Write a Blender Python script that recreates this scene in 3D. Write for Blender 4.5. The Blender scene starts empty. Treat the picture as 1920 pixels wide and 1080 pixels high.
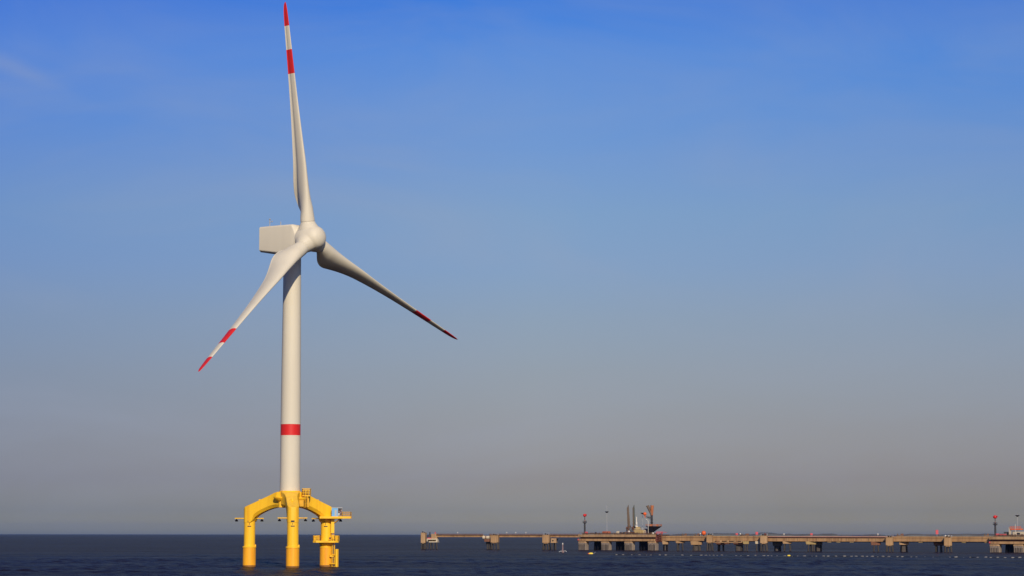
import bpy, math, random
from mathutils import Vector
R = math.radians
random.seed(7)
C = bpy.context.scene.collection

# ------------------------------------------------------------------ camera
EYE = 8.4                       # metres above the water (on the dike)
FOC = 4500.0                    # focal length in 1920-wide pixels
PITCH = math.atan((1001.6-540)/FOC)
ROLL = R(0.06)
cam = bpy.data.cameras.new('camera')
cam.sensor_width = 36.0
cam.lens = FOC/1920*36.0
cam.clip_start = 1.0
cam.clip_end = 300000.0
camo = bpy.data.objects.new('camera', cam)
C.objects.link(camo)
camo.location = (0, 0, EYE)
camo.rotation_mode = 'XYZ'
from mathutils import Matrix
camo.rotation_euler = (Matrix.Rotation(PITCH, 3, 'X') @ Matrix.Rotation(R(90), 3, 'X') @ Matrix.Rotation(ROLL, 3, 'Z')).to_euler()
bpy.context.scene.camera = camo

# ------------------------------------------------------------------ light
SUN_EL, SUN_AZ = R(27), R(10)   # SUN_AZ: to the right of straight behind the camera
world = bpy.data.worlds.new('World')
bpy.context.scene.world = world
world.use_nodes = True
nt = world.node_tree
N = nt.nodes; L = nt.links
bg = N['Background']
sky = N.new('ShaderNodeTexSky')
sky.sky_type = 'NISHITA'
sky.sun_disc = False
sky.sun_elevation = SUN_EL
sky.sun_rotation = math.pi - SUN_AZ
sky.altitude = 0
sky.air_density = 1.0
sky.dust_density = 1.0
sky.ozone_density = 2.0
# graded air: a dust-laden horizon under a deep blue upper sky (depends on the direction only)
SKY_K = 2.0
GRADE = [(0.0, 0.8336, 0.7456, 0.5698), (0.0026, 1.1908, 1.0076, 0.6625), (0.0092, 0.7338, 0.6847, 0.7082), (0.0224, 0.6033, 0.5498, 0.6892), (0.0445, 0.5942, 0.5371, 0.6677), (0.0666, 0.5997, 0.5548, 0.6729), (0.0888, 0.5975, 0.5856, 0.7224), (0.1109, 0.5748, 0.6183, 0.819), (0.1329, 0.5704, 0.6553, 0.8654), (0.1549, 0.5307, 0.6526, 0.958), (0.1767, 0.4285, 0.6389, 1.0615), (0.1984, 0.3273, 0.6107, 1.153), (0.2194, 0.2159, 0.5277, 1.1869), (0.4, 0.1727, 0.4222, 1.0445)]
tcw = N.new('ShaderNodeTexCoord')
sep = N.new('ShaderNodeSeparateXYZ'); L.new(tcw.outputs['Generated'], sep.inputs[0])
ramp = N.new('ShaderNodeValToRGB'); ramp.color_ramp.interpolation = 'LINEAR'
zsc = N.new('ShaderNodeMath'); zsc.operation = 'MULTIPLY'; zsc.inputs[1].default_value = 2.0; zsc.use_clamp = True
L.new(sep.outputs['Z'], zsc.inputs[0]); L.new(zsc.outputs[0], ramp.inputs[0])
els = ramp.color_ramp.elements
def put(e, z, r, g, b):
    e.position = min(1, z*2); e.color = (r/SKY_K, g/SKY_K, b/SKY_K, 1)
put(els[1], *GRADE[-1]); put(els[0], *GRADE[0])
for g_ in GRADE[1:-1]: put(els.new(min(1, g_[0]*2)), *g_)
mulw = N.new('ShaderNodeMix'); mulw.data_type = 'RGBA'; mulw.blend_type = 'MULTIPLY'; mulw.inputs[0].default_value = 1
L.new(sky.outputs[0], mulw.inputs[6]); L.new(ramp.outputs[0], mulw.inputs[7])
scw = N.new('ShaderNodeVectorMath'); scw.operation = 'SCALE'; scw.inputs['Scale'].default_value = SKY_K
# the air is a little clearer and bluer towards the left (east) than straight ahead
azr = N.new('ShaderNodeValToRGB'); azm = N.new('ShaderNodeMapRange'); azm.inputs[1].default_value = -.25; azm.inputs[2].default_value = .25
L.new(sep.outputs['X'], azm.inputs[0]); L.new(azm.outputs[0], azr.inputs[0])
azr.color_ramp.elements[0].position = 0; azr.color_ramp.elements[0].color = (.72, .79, .955, 1)
azr.color_ramp.elements[1].position = .52; azr.color_ramp.elements[1].color = (1, 1, 1, 1)
ea = azr.color_ramp.elements.new(1.0); ea.color = (.96, .955, .985, 1)
mulz = N.new('ShaderNodeMix'); mulz.data_type = 'RGBA'; mulz.blend_type = 'MULTIPLY'; mulz.inputs[0].default_value = 1
L.new(mulw.outputs[2], mulz.inputs[6]); L.new(azr.outputs[0], mulz.inputs[7])
L.new(mulz.outputs[2], scw.inputs[0])
# faint cirrus: stretched noise over the whole sky and one thin streak high on the left
mpw = N.new('ShaderNodeMapping'); mpw.inputs['Scale'].default_value = (5, 5, 17); mpw.inputs['Rotation'].default_value = (0, R(7), 0)
L.new(tcw.outputs['Generated'], mpw.inputs[0])
nzw = N.new('ShaderNodeTexNoise'); nzw.inputs['Scale'].default_value = 1.3; nzw.inputs['Detail'].default_value = 7; nzw.inputs['Roughness'].default_value = .55; nzw.inputs['Distortion'].default_value = .6
L.new(mpw.outputs[0], nzw.inputs[0])
mrw = N.new('ShaderNodeMapRange'); mrw.inputs[1].default_value = .44; mrw.inputs[2].default_value = .74; mrw.inputs[3].default_value = 0; mrw.inputs[4].default_value = .23
L.new(nzw.outputs[0], mrw.inputs[0])
def mth(op, a, b=None):
    m = N.new('ShaderNodeMath'); m.operation = op
    for i, v in enumerate((a, b)):
        if v is None: continue
        if isinstance(v, (int, float)): m.inputs[i].default_value = v
        else: L.new(v, m.inputs[i])
    return m.outputs[0]
# the streak: distance across a gently falling curve, faded along its length
dxs = mth('ADD', sep.outputs['X'], .203)
crv = mth('ADD', mth('ADD', mth('MULTIPLY', dxs, .34), mth('MULTIPLY', mth('MULTIPLY', dxs, dxs), 4.0)), mth('SUBTRACT', sep.outputs['Z'], .1885))
acr = mth('POWER', 2.718, mth('MULTIPLY', mth('MULTIPLY', crv, crv), -1/(.0035**2)))
aln = mth('POWER', 2.718, mth('MULTIPLY', mth('MULTIPLY', dxs, dxs), -1/(.016**2)))
stk = mth('MULTIPLY', mth('MULTIPLY', acr, aln), .2)
front = mth('GREATER_THAN', sep.outputs['Y'], 0)
wsp = mth('ADD', mrw.outputs[0], mth('MULTIPLY', stk, front))
mxw = N.new('ShaderNodeMix'); mxw.data_type = 'RGBA'
L.new(wsp, mxw.inputs[0]); L.new(scw.outputs[0], mxw.inputs[6]); mxw.inputs[7].default_value = (3.7, 4.2, 5.4, 1)
sky_out = mxw.outputs[2]
L.new(sky_out, bg.inputs[0])
bg.inputs[1].default_value = 0.09

sun = bpy.data.lights.new('sun', 'SUN')
sun.energy = 3.9
sun.angle = R(0.5)
sun.color = (1.0, 0.87, 0.67)
suno = bpy.data.objects.new('sun', sun)
C.objects.link(suno)
to_sun = Vector((math.sin(SUN_AZ)*math.cos(SUN_EL), -math.cos(SUN_AZ)*math.cos(SUN_EL), math.sin(SUN_EL)))
suno.rotation_euler = (-to_sun).to_track_quat('-Z', 'Y').to_euler()

vs = bpy.context.scene.view_settings
vs.view_transform = 'Standard'
vs.look = 'None'
vs.gamma = 1.0
vs.use_curve_mapping = False
vs.exposure = 0.0

# ------------------------------------------------------------------ materials
def srgb(r, g, b):
    f = lambda c: (c/255/12.92) if c/255 <= .04045 else ((c/255+.055)/1.055)**2.4
    return (f(r), f(g), f(b), 1)

def paint(name, col, rough=.45, var=.08, scale=.6, metal=0.0, stain=None, stain_amt=0.0, vstretch=.25, bump=0.0):
    m = bpy.data.materials.new(name); m.use_nodes = True
    t = m.node_tree; n = t.nodes; l = t.links
    p = n['Principled BSDF']
    p.inputs['Roughness'].default_value = rough
    p.inputs['Metallic'].default_value = metal
    p.inputs['Specular IOR Level'].default_value = .35
    tc = n.new('ShaderNodeTexCoord')
    mp = n.new('ShaderNodeMapping'); mp.inputs['Scale'].default_value = (1, 1, vstretch)
    l.new(tc.outputs['Object'], mp.inputs[0])
    no = n.new('ShaderNodeTexNoise'); no.inputs['Scale'].default_value = scale; no.inputs['Detail'].default_value = 5
    l.new(mp.outputs[0], no.inputs[0])
    cr = n.new('ShaderNodeMapRange'); cr.inputs[1].default_value = .3; cr.inputs[2].default_value = .7
    cr.inputs[3].default_value = 1-var; cr.inputs[4].default_value = 1+var*.5
    l.new(no.outputs[0], cr.inputs[0])
    mul = n.new('ShaderNodeMix'); mul.data_type = 'RGBA'; mul.blend_type = 'MULTIPLY'
    mul.inputs[0].default_value = 1
    mul.inputs[6].default_value = (*col[:3], 1)
    l.new(cr.outputs[0], mul.inputs[7])
    out = mul.outputs[2]
    if stain:
        mp2 = n.new('ShaderNodeMapping'); mp2.inputs['Scale'].default_value = (1.6, 1.6, .12)
        l.new(tc.outputs['Object'], mp2.inputs[0])
        n2 = n.new('ShaderNodeTexNoise'); n2.inputs['Scale'].default_value = scale*1.7; n2.inputs['Detail'].default_value = 6
        l.new(mp2.outputs[0], n2.inputs[0])
        r2 = n.new('ShaderNodeMapRange'); r2.inputs[1].default_value = .48; r2.inputs[2].default_value = .72
        r2.inputs[3].default_value = 0; r2.inputs[4].default_value = stain_amt
        l.new(n2.outputs[0], r2.inputs[0])
        mx = n.new('ShaderNodeMix'); mx.data_type = 'RGBA'
        l.new(r2.outputs[0], mx.inputs[0]); l.new(out, mx.inputs[6]); mx.inputs[7].default_value = (*stain[:3], 1)
        out = mx.outputs[2]
    l.new(out, p.inputs['Base Color'])
    if bump:
        b = n.new('ShaderNodeBump'); b.inputs['Strength'].default_value = bump; b.inputs['Distance'].default_value = .1
        n3 = n.new('ShaderNodeTexNoise'); n3.inputs['Scale'].default_value = 3; n3.inputs['Detail'].default_value = 4
        l.new(tc.outputs['Object'], n3.inputs[0]); l.new(n3.outputs[0], b.inputs['Height']); l.new(b.outputs[0], p.inputs['Normal'])
    return m

M = {}
M['white'] = paint('off_white_paint', (.67, .605, .465), .55, .06, .12, stain=(.48, .42, .31), stain_amt=.22)
M['red'] = paint('signal_red_paint', (.66, .020, .016), .45, .08, .5)
M['yellow'] = paint('yellow_paint', (.97, .55, .021), .42, .06, .35, stain=(.74, .29, .013), stain_amt=.45)
M['yellow_low'] = paint('weathered_yellow_paint', (.93, .43, .017), .5, .1, .6, stain=(.80, .26, .012), stain_amt=.7)
M['splash'] = paint('algae_stained_paint', (.30, .13, .02), .6, .3, 1.2)
M['yellow_dark'] = paint('dull_yellow_grating', (.74, .38, .02), .6, .15, 2)
M['dark'] = paint('dark_steel', (.035, .033, .035), .55, .2, 1)
M['black'] = paint('black_rubber_and_shade', (.006, .0055, .007), .8, .2, 1)  # also colours the strips and blocks that stand for shade under the jetty
M['galv'] = paint('galvanised_steel', (.45, .45, .44), .45, .1, 1, metal=.3)
M['blue'] = paint('light_blue_panel', (.16, .42, .72), .4, .06, 1)
M['cream'] = paint('cream_paint', (.58, .48, .33), .5, .1, 1)
M['conc'] = paint('tan_concrete', (.40, .24, .112), .85, .25, .35, stain=(.16, .095, .05), stain_amt=.7, bump=.3)
M['conc2'] = paint('pale_concrete', (.44, .275, .138), .85, .25, .35, stain=(.19, .115, .06), stain_amt=.65, bump=.3)
M['conc3'] = paint('stained_grey_concrete', (.30, .235, .18), .85, .25, .9, stain=(.09, .065, .05), stain_amt=.8, bump=.3)
M['conc_dark'] = paint('wet_dark_concrete', (.075, .06, .05), .7, .25, .5, bump=.2)
M['girder'] = paint('rusty_tan_girder', (.43, .25, .11), .7, .2, .25, stain=(.18, .08, .038), stain_amt=.65)
M['girder_pink'] = paint('faded_pink_pipe', (.50, .27, .19), .6, .12, .3)
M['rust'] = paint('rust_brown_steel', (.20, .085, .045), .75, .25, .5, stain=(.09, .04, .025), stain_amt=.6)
M['pile'] = paint('weathered_pile', (.058, .048, .04), .85, .35, .6, stain=(.018, .016, .015), stain_amt=.7)
M['orange'] = paint('orange_paint', (.72, .12, .022), .5, .12, .8)
M['orange_brown'] = paint('orange_brown_steel', (.42, .14, .05), .6, .25, .6, stain=(.16, .06, .03), stain_amt=.5)
M['orange_box'] = paint('faded_orange_container', (.46, .125, .055), .6, .2, .6, stain=(.25, .08, .04), stain_amt=.5)
M['redbrown'] = paint('red_brown_steel', (.15, .042, .026), .75, .3, .6)
M['pink'] = paint('faded_red_paint', (.62, .10, .11), .55, .1, 1)
M['bronze'] = paint('bronze_brown_steel', (.15, .10, .065), .6, .25, .4)
M['greygreen'] = paint('grey_green_steel', (.085, .095, .075), .6, .2, .4)
M['ochre'] = paint('ochre_steel', (.40, .28, .11), .65, .2, .7, stain=(.14, .09, .04), stain_amt=.5)
M['boom'] = paint('weathered_float', (.19, .175, .16), .6, .4, 1)
M['float'] = paint('pale_float', (.62, .58, .50), .55, .1, 2)
M['floaty'] = paint('yellow_float', (.85, .62, .05), .5, .1, 2)
M['shore'] = paint('far_wooded_shore', (.12, .125, .10), .9, .4, .012)
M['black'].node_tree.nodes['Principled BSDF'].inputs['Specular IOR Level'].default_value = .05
M['mauve'] = paint('faded_mauve_paint', (.24, .16, .155), .6, .2, 1)

# ------------------------------------------------------------------ mesh builder
class MB:
    def __init__(self):
        self.v = []; self.f = []; self.m = []; self.s = []
    def add(self, vs, fs, mi=0, smooth=False):
        o = len(self.v)
        self.v += [tuple(x) for x in vs]
        for k in fs:
            self.f.append([i+o for i in k]); self.m.append(mi); self.s.append(smooth)
        return self
    def box(self, c, d, rz=0.0, mi=0, bev=0.0, taper=1.0):
        hx, hy, hz = d[0]/2, d[1]/2, d[2]/2
        b = min(bev, hx*.9, hy*.9)
        def ring(z, k):
            X, Y = hx*k, hy*k
            if b <= 0: pts = [(-X, -Y), (X, -Y), (X, Y), (-X, Y)]
            else: pts = [(-X+b, -Y), (X-b, -Y), (X, -Y+b), (X, Y-b), (X-b, Y), (-X+b, Y), (-X, Y-b), (-X, -Y+b)]
            cs, sn = math.cos(rz), math.sin(rz)
            return [(c[0]+x*cs-y*sn, c[1]+x*sn+y*cs, c[2]+z) for x, y in pts]
        return self.loft([ring(-hz, 1), ring(hz, taper)], mi, False)
    def loft(self, rings, mi=0, smooth=True, caps=(True, True), mis=None, closed=True):
        n = len(rings[0]); vs = [p for r in rings for p in r]; o = len(self.v)
        self.v += [tuple(p) for p in vs]
        for k in range(len(rings)-1):
            for i in range(n if closed else n-1):
                j = (i+1) % n
                self.f.append([o+k*n+i, o+k*n+j, o+(k+1)*n+j, o+(k+1)*n+i])
                self.m.append(mis[k] if mis else mi); self.s.append(smooth)
        if caps[0]: self.f.append([o+i for i in range(n)][::-1]); self.m.append(mis[0] if mis else mi); self.s.append(False)
        if caps[1]: self.f.append([o+(len(rings)-1)*n+i for i in range(n)]); self.m.append(mis[-1] if mis else mi); self.s.append(False)
        return self
    def tube(self, p0, p1, r0, r1=None, n=12, mi=0):
        r1 = r0 if r1 is None else r1
        p0, p1 = Vector(p0), Vector(p1); d = (p1-p0).normalized()
        a = d.cross(Vector((0, 0, 1)) if abs(d.z) < .9 else Vector((1, 0, 0))).normalized(); b = d.cross(a)
        rg = lambda p, r: [p+a*(r*math.cos(2*math.pi*i/n))+b*(r*math.sin(2*math.pi*i/n)) for i in range(n)]
        return self.loft([rg(p0, r0), rg(p1, r1)], mi, True)
    def path(self, pts, r, n=8, mi=0):
        for a, b in zip(pts[:-1], pts[1:]): self.tube(a, b, r, r, n, mi)
        return self
    def lathe(self, prof, c=(0, 0), n=40, mi=0, mis=None):
        rings = [[(c[0]+r*math.cos(2*math.pi*i/n), c[1]+r*math.sin(2*math.pi*i/n), z) for i in range(n)] for r, z in prof]
        return self.loft(rings, mi, True, mis=mis)
    def ball(self, c, r, n=16, mi=0, sz=1.0):
        k = n//2
        prof = [(r*math.sin(math.pi*i/k)+1e-3, c[2]-sz*r*math.cos(math.pi*i/k)) for i in range(k+1)]
        return self.lathe(prof, (c[0], c[1]), n, mi)
    def rail(self, pts, h=1.1, step=1.5, r=.05, mi=0, closed=False, mid=(.55, 1.0)):
        pts = [Vector(p) for p in pts]
        segs = list(zip(pts, pts[1:]+pts[:1])) if closed else list(zip(pts[:-1], pts[1:]))
        for a, b in segs:
            k = max(1, round((b-a).length/step))
            for i in range(k+1):
                p = a.lerp(b, i/k); self.tube(p, p+Vector((0, 0, h)), r, r, 5, mi)
            for q in mid: self.tube(a+Vector((0, 0, h*q)), b+Vector((0, 0, h*q)), r, r, 5, mi)
        return self
    def build(self, name, mats, parent=None, loc=(0, 0, 0), sharp=35, label=None):
        if not isinstance(mats, (list, tuple)): mats = [mats]
        me = bpy.data.meshes.new(name)
        me.from_pydata(self.v, [], self.f); me.update()
        for m in mats: me.materials.append(m)
        me.polygons.foreach_set('material_index', self.m)
        me.polygons.foreach_set('use_smooth', self.s)
        me.set_sharp_from_angle(angle=R(sharp))
        import bmesh
        bm = bmesh.new(); bm.from_mesh(me); bmesh.ops.recalc_face_normals(bm, faces=bm.faces); bm.to_mesh(me); bm.free()
        o = bpy.data.objects.new(name, me); C.objects.link(o)
        o.location = loc
        if parent: o.parent = parent
        if label: o['label'] = label
        return o

def tag(o, label, cat, group=None):
    o['label'] = label; o['category'] = cat
    if group: o['group'] = group
    return o
def thing(name, label, cat, loc, rz=0.0, group=None):
    o = bpy.data.objects.new(name, None); C.objects.link(o)
    o.location = loc; o.rotation_euler = (0, 0, rz); o.empty_display_size = 2
    return tag(o, label, cat, group)
def copy_tree(o, parent=None):
    c = o.copy(); C.objects.link(c)
    if parent: c.parent = parent
    for ch in [x for x in bpy.data.objects if x.parent == o]: copy_tree(ch, c)
    return c

# ------------------------------------------------------------------ water
def axis(lo, hi, step, far_lo, far_hi, g=1.12):
    a = []; x = lo
    while x <= hi: a.append(x); x += step
    s = step; x = a[-1]
    while x < far_hi: s *= g; x += s; a.append(min(x, far_hi))
    s = step; x = a[0]; b = []
    while x > far_lo: s *= 1.12; x -= s; b.append(max(x, far_lo))
    return b[::-1]+a
FAR = 40000.0
xs = axis(-250, 250, 1.25, -FAR, FAR, 1.15)
ys = axis(455, 700, 1.1, -3000, FAR, 1.0045)
waves = []; WAVE = .0085
rng = random.Random(3)
for k in range(36):
    wl = 2.3*(1.04**k)*rng.uniform(.9, 1.1)
    th = R(rng.gauss(-62, 30))          # travel direction: wind sea coming in obliquely
    waves.append((2*math.pi/wl*math.cos(th), 2*math.pi/wl*math.sin(th), rng.uniform(0, 6.28), WAVE*wl**.8, wl))
import numpy as np
X, Y = np.meshgrid(np.array(xs), np.array(ys), indexing='xy')
dx = np.gradient(np.array(xs))[None, :]; dy = np.gradient(np.array(ys))[:, None]
sp = np.maximum(np.broadcast_to(dx, X.shape), np.broadcast_to(dy, X.shape))
Z = np.zeros_like(X)
for kx, ky, ph, am, wl in waves:
    fade = np.clip((wl/sp-2.0)/2.0, 0, 1)
    Z += am*fade*np.sin(kx*X+ky*Y+ph)
gust = .85+.15*np.sin(X*.021+Y*.013+1)*np.sin(Y*.017-X*.008)+.15*np.sin(X*.06-Y*.03)
Z = (Z+.55*Z*np.abs(Z))*gust
nx, ny = len(xs), len(ys)
co = np.stack([X, Y, Z], -1).reshape(-1, 3)
ii = (np.arange(ny-1)[:, None]*nx+np.arange(nx-1)[None, :]).reshape(-1)
quads = np.stack([ii, ii+1, ii+nx+1, ii+nx], -1)
wm = bpy.data.meshes.new('water')
wm.vertices.add(len(co)); wm.vertices.foreach_set('co', co.reshape(-1).astype(np.float32))
wm.loops.add(quads.size); wm.loops.foreach_set('vertex_index', quads.reshape(-1).astype(np.int32))
wm.polygons.add(len(quads)); wm.polygons.foreach_set('loop_start', (np.arange(len(quads))*4).astype(np.int32))
wm.polygons.foreach_set('loop_total', np.full(len(quads), 4, np.int32))
wm.update(calc_edges=True)
wm.polygons.foreach_set('use_smooth', np.ones(len(quads), bool))
wmat = bpy.data.materials.new('sea_water'); wmat.use_nodes = True
t = wmat.node_tree; n = t.nodes; l = t.links
n.remove(n['Principled BSDF'])
geo = n.new('ShaderNodeNewGeometry')
def wnoise(sx, sy, sc, det):
    mp = n.new('ShaderNodeMapping'); mp.inputs['Scale'].default_value = (sx, sy, 1); mp.inputs['Rotation'].default_value = (0, 0, R(18))
    l.new(geo.outputs['Position'], mp.inputs[0])
    no = n.new('ShaderNodeTexNoise'); no.inputs['Scale'].default_value = sc; no.inputs['Detail'].default_value = det; no.inputs['Roughness'].default_value = .6
    l.new(mp.outputs[0], no.inputs[0]); return no
b1 = n.new('ShaderNodeBump'); b1.inputs['Strength'].default_value = 1; b1.inputs['Distance'].default_value = .3
l.new(wnoise(1, .7, .55, 4).outputs[0], b1.inputs['Height'])
b2 = n.new('ShaderNodeBump'); b2.inputs['Strength'].default_value = 1; b2.inputs['Distance'].default_value = .95
l.new(wnoise(1, .6, .11, 3).outputs[0], b2.inputs['Height']); l.new(b1.outputs[0], b2.inputs['Normal'])
df = n.new('ShaderNodeBsdfDiffuse'); df.inputs['Color'].default_value = (.0125, .0086, .0125, 1); l.new(b2.outputs[0], df.inputs['Normal'])
gs = n.new('ShaderNodeBsdfGlossy'); gs.inputs['Roughness'].default_value = .13; gs.inputs['Color'].default_value = (1, 1, 1, 1); l.new(b2.outputs[0], gs.inputs['Normal'])
fr = n.new('ShaderNodeFresnel'); fr.inputs['IOR'].default_value = 1.33; l.new(b2.outputs[0], fr.inputs['Normal'])
fm = n.new('ShaderNodeMapRange'); fm.inputs[1].default_value = .02; fm.inputs[2].default_value = .8; fm.inputs[3].default_value = .02; fm.inputs[4].default_value = .15   # wave facets shade one another, so reflection never reaches the mirror limit
l.new(fr.outputs[0], fm.inputs[0])
wp = n.new('ShaderNodeMapRange'); wp.inputs[1].default_value = .35; wp.inputs[2].default_value = .65; wp.inputs[3].default_value = .72; wp.inputs[4].default_value = 1.25   # wind patches
l.new(wnoise(.35, 1, .022, 4).outputs[0], wp.inputs[0])
wmul = n.new('ShaderNodeMath'); wmul.operation = 'MULTIPLY'; l.new(fm.outputs[0], wmul.inputs[0]); l.new(wp.outputs[0], wmul.inputs[1])
mx = n.new('ShaderNodeMixShader'); l.new(wmul.outputs[0], mx.inputs[0]); l.new(df.outputs[0], mx.inputs[1]); l.new(gs.outputs[0], mx.inputs[2])
l.new(mx.outputs[0], n['Material Output'].inputs['Surface'])
wm.materials.append(wmat)
wo = bpy.data.objects.new('water', wm); C.objects.link(wo); wo['kind'] = 'structure'

# ------------------------------------------------------------------ far shore
def shore():
    mb = MB(); rg = random.Random(5)
    top = []; x = 150.0; h = 4
    while x < 2600:
        h = max(2.0, min(13, h+rg.gauss(0, 1.5)))
        k = min(1, (x-150)/700)
        top.append((x, h*(.35+.65*k)+2)); x += rg.uniform(10, 30)
    r0 = [(x, 8200-.12*x, -2) for x, h in top]; r1 = [(x, 8205-.12*x, h*.55) for x, h in top]
    r2 = [(x, 8240-.12*x, h) for x, h in top]; r3 = [(x, 8500-.12*x, -2) for x, h in top]
    mb.loft([r0, r1, r2, r3], 0, False, (False, False), closed=False)
    o = mb.build('far_shore', M['shore']); o['kind'] = 'structure'
shore()

# ------------------------------------------------------------------ wind turbine
TX, TY = -56.55, 613.8
PSI, TILT, AZ, CONE = R(35.27), R(4.94), R(-8.0), R(3.31)
turbine = thing('wind_turbine', 'tall off-white wind turbine with red striped blades on a yellow three-legged base in the sea', 'wind turbine', (TX, TY, 0))
# tower
prof = [(2.58, 19.2), (2.58, 19.5), (2.56, 26), (2.555, 33.4), (2.555, 33.41), (2.55, 36.25), (2.55, 36.26), (2.50, 46), (2.42, 56), (2.32, 68), (2.24, 80.9)]
mis = [0, 0, 0, 0, 1, 0, 0, 0, 0, 0]
mb = MB(); mb.lathe(prof, n=64, mis=mis)
mb.lathe([(2.56, 33.2), (2.585, 33.22), (2.585, 33.4), (2.56, 33.42)], n=64); mb.lathe([(2.55, 36.24), (2.575, 36.26), (2.575, 36.42), (2.55, 36.44)], n=64)
mb.build('tower', [M['white'], M['red']], turbine)
mb = MB(); mb.lathe([(2.58, 19.0), (2.75, 19.0), (2.75, 19.32), (2.60, 19.32)], n=64); mb.build('base_flange', M['yellow'], turbine)

# support frame: three arms from a central column
PR = 11.3
dirs = {k: Vector((math.sin(R(a)), -math.cos(R(a)), 0)) for k, a in (('front', 9.5), ('right', 128.5), ('left', -110.5))}
mb = MB(); mb.lathe([(2.3, 15.05), (2.66, 15.2), (2.66, 19.15), (2.5, 19.17)], n=48); mb.build('central_column', M['yellow'], turbine)
st = [(1.2, 2.45, 15.15, 19.1), (2.6, 2.35, 15.15, 19.05), (3.6, 1.95, 15.1, 18.8), (4.8, 1.62, 14.85, 18.3), (6.0, 1.5, 14.45, 17.8), (7.2, 1.48, 13.95, 17.3), (8.4, 1.48, 13.35, 16.8),
      (9.1, 1.48, 12.9, 16.5), (9.6, 1.48, 12.4, 16.3), (9.95, 1.48, 11.7, 16.15), (10.6, 1.48, 11.2, 15.9), (11.3, 1.48, 11.2, 15.62), (11.95, 1.36, 11.2, 15.36), (12.4, 1.02, 11.2, 15.18), (12.68, .6, 11.2, 15.06), (12.78, .12, 11.2, 15.02)]
for k, d in dirs.items():
    side = Vector((-d.y, d.x, 0))
    rings = []
    for r, w, zb, zt in st:
        b = min(.13, w*.5); e = min(.6, w*.6) if r < 9.7 else b; h = e*1.25 if r < 9.7 else b     # the lower corners are splayed inwards
        pts = [(-w+e, zb), (w-e, zb), (w, zb+h), (w, zt-b), (w-b, zt), (-w+b, zt), (-w, zt-b), (-w, zb+h)]
        rings.append([d*r+side*y+Vector((0, 0, z)) for y, z in pts])
    mb = MB(); mb.loft(rings, 0, True); arm = mb.build('support_arm', M['yellow'], turbine, sharp=13)
    c = d*PR
    mb = MB(); mb.lathe([(1.44, 4.9), (1.44, 11.6)], (c.x, c.y), 36)
    pile = mb.build('pile', M['yellow'], turbine)
    mb = MB(); mb.lathe([(1.62, -6), (1.66, .45), (1.66, .46), (1.66, 1.2), (1.66, 5.0)], (c.x, c.y), 36, mis=[2, 2, 0, 0]); mb.build('pile_sleeve', [M['yellow_low'], M['yellow'], M['splash']], pile)
    mb = MB(); mb.lathe([(1.66, 4.85), (1.76, 4.9), (1.76, 5.2), (1.68, 5.26), (1.46, 5.3)], (c.x, c.y), 36)
    mb.box((c.x+1.55, c.y, 5.4), (.25, .4, .6)); mb.build('collar', M['yellow'], pile)
    # lifting lug on the arm top
    q = d*8.5; mb = MB(); mb.box((q.x, q.y, 16.95), (.5, .5, .55), math.atan2(d.y, d.x), bev=.1); mb.build('lifting_lug', M['yellow'], arm)
    # navigation-light boom: horizontal pipe with hooded lantern at either end
    for sx, ln in ((-1, 3.9), (1, 3.7 if k != 'right' else 4.2)):
        y0 = c.y-.2
        mb = MB(); mb.tube((c.x+sx*1.2, y0, 12.35), (c.x+sx*(ln-.1), y0, 12.35), .13, n=8)
        bm_ = mb.build('lantern_boom', M['yellow'], turbine)
        mb = MB(); xx = c.x+sx*(ln-.55)
        mb.tube((xx, y0, 12.2), (xx, y0, 11.95), .12, n=8); mb.lathe([(.2, 11.55), (.42, 11.6), (.36, 11.9), (.15, 12.05)], (xx, y0), 12); mb.build('lantern', M['black'], bm_)
    # dark marking plates on the face of each pile
    f = Vector((.06, -1, 0)).normalized(); a = math.atan2(f.x, -f.y)
    if k == 'right': a -= R(6)
    mb = MB()
    for z, w, h in ((11.55, .9, .42), (10.95, .12, .5), (10.35, .95, .22)):
        pts = []
        m_ = 7; r0, r1 = 1.49, 1.515
        for i in range(m_):
            q = a-w/2/1.5+w/1.5*i/(m_-1)
            pts.append((c.x+math.sin(q)*r1, c.y-math.cos(q)*r1))
        lo = [(x, y, z-h/2) for x, y in pts]; hi = [(x, y, z+h/2) for x, y in pts]
        mb.loft([lo, hi], 0, False, (False, False), closed=False)
    mb.build('marking_plate', M['dark'], pile)
# balconies at the column between the arms
for a, z in ((-50, 17.55), (69, 17.4)):
    d = Vector((math.sin(R(a)), -math.cos(R(a)), 0)); c = d*3.25
    mb = MB(); mb.lathe([(.2, z-.95), (.75, z-.75), (1.35, z-.15), (1.45, z), (1.45, z+.22), (.1, z+.22)], (c.x, c.y), 24)
    mb.build('balcony', M['yellow'], turbine)
    c2 = d*2.6
    mb = MB(); mb.tube((c2.x, c2.y, 15.1), (c2.x, c2.y, z), .75, n=20); mb.build('column_rib', M['yellow'], turbine)
# landing with cage at the column, above the right arm
mb = MB(); mb.box((4.35, -1.0, 18.05), (2.1, 1.8, .2)); mb.rail([(3.3, -1.9, 18.1), (5.35, -1.9, 18.1), (5.35, -.1, 18.1), (3.3, -.1, 18.1)], 1.75, .42, .07, closed=True, mid=(.4, .7, 1))
cg = mb.build('landing_cage', M['yellow'], turbine)
mb = MB()
for x, y in ((3.75, -1.1), (4.55, -.9)): mb.box((x, y, 18.85), (.42, .5, 1.35), .3)
mb.build('equipment_box', M['rust'], cg)
mb = MB()
for x in (4.05, 4.65): mb.tube((x, -2.0, 15.1), (x, -2.0, 18.0), .09, n=6)
for i in range(9): mb.tube((4.05, -2.0, 15.3+.32*i), (4.65, -2.0, 15.3+.32*i), .045, n=5)
mb.box((4.9, -1.7, 16.3), (.35, .4, 2.2)); mb.build('ladder', M['yellow_dark'], turbine)
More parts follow.
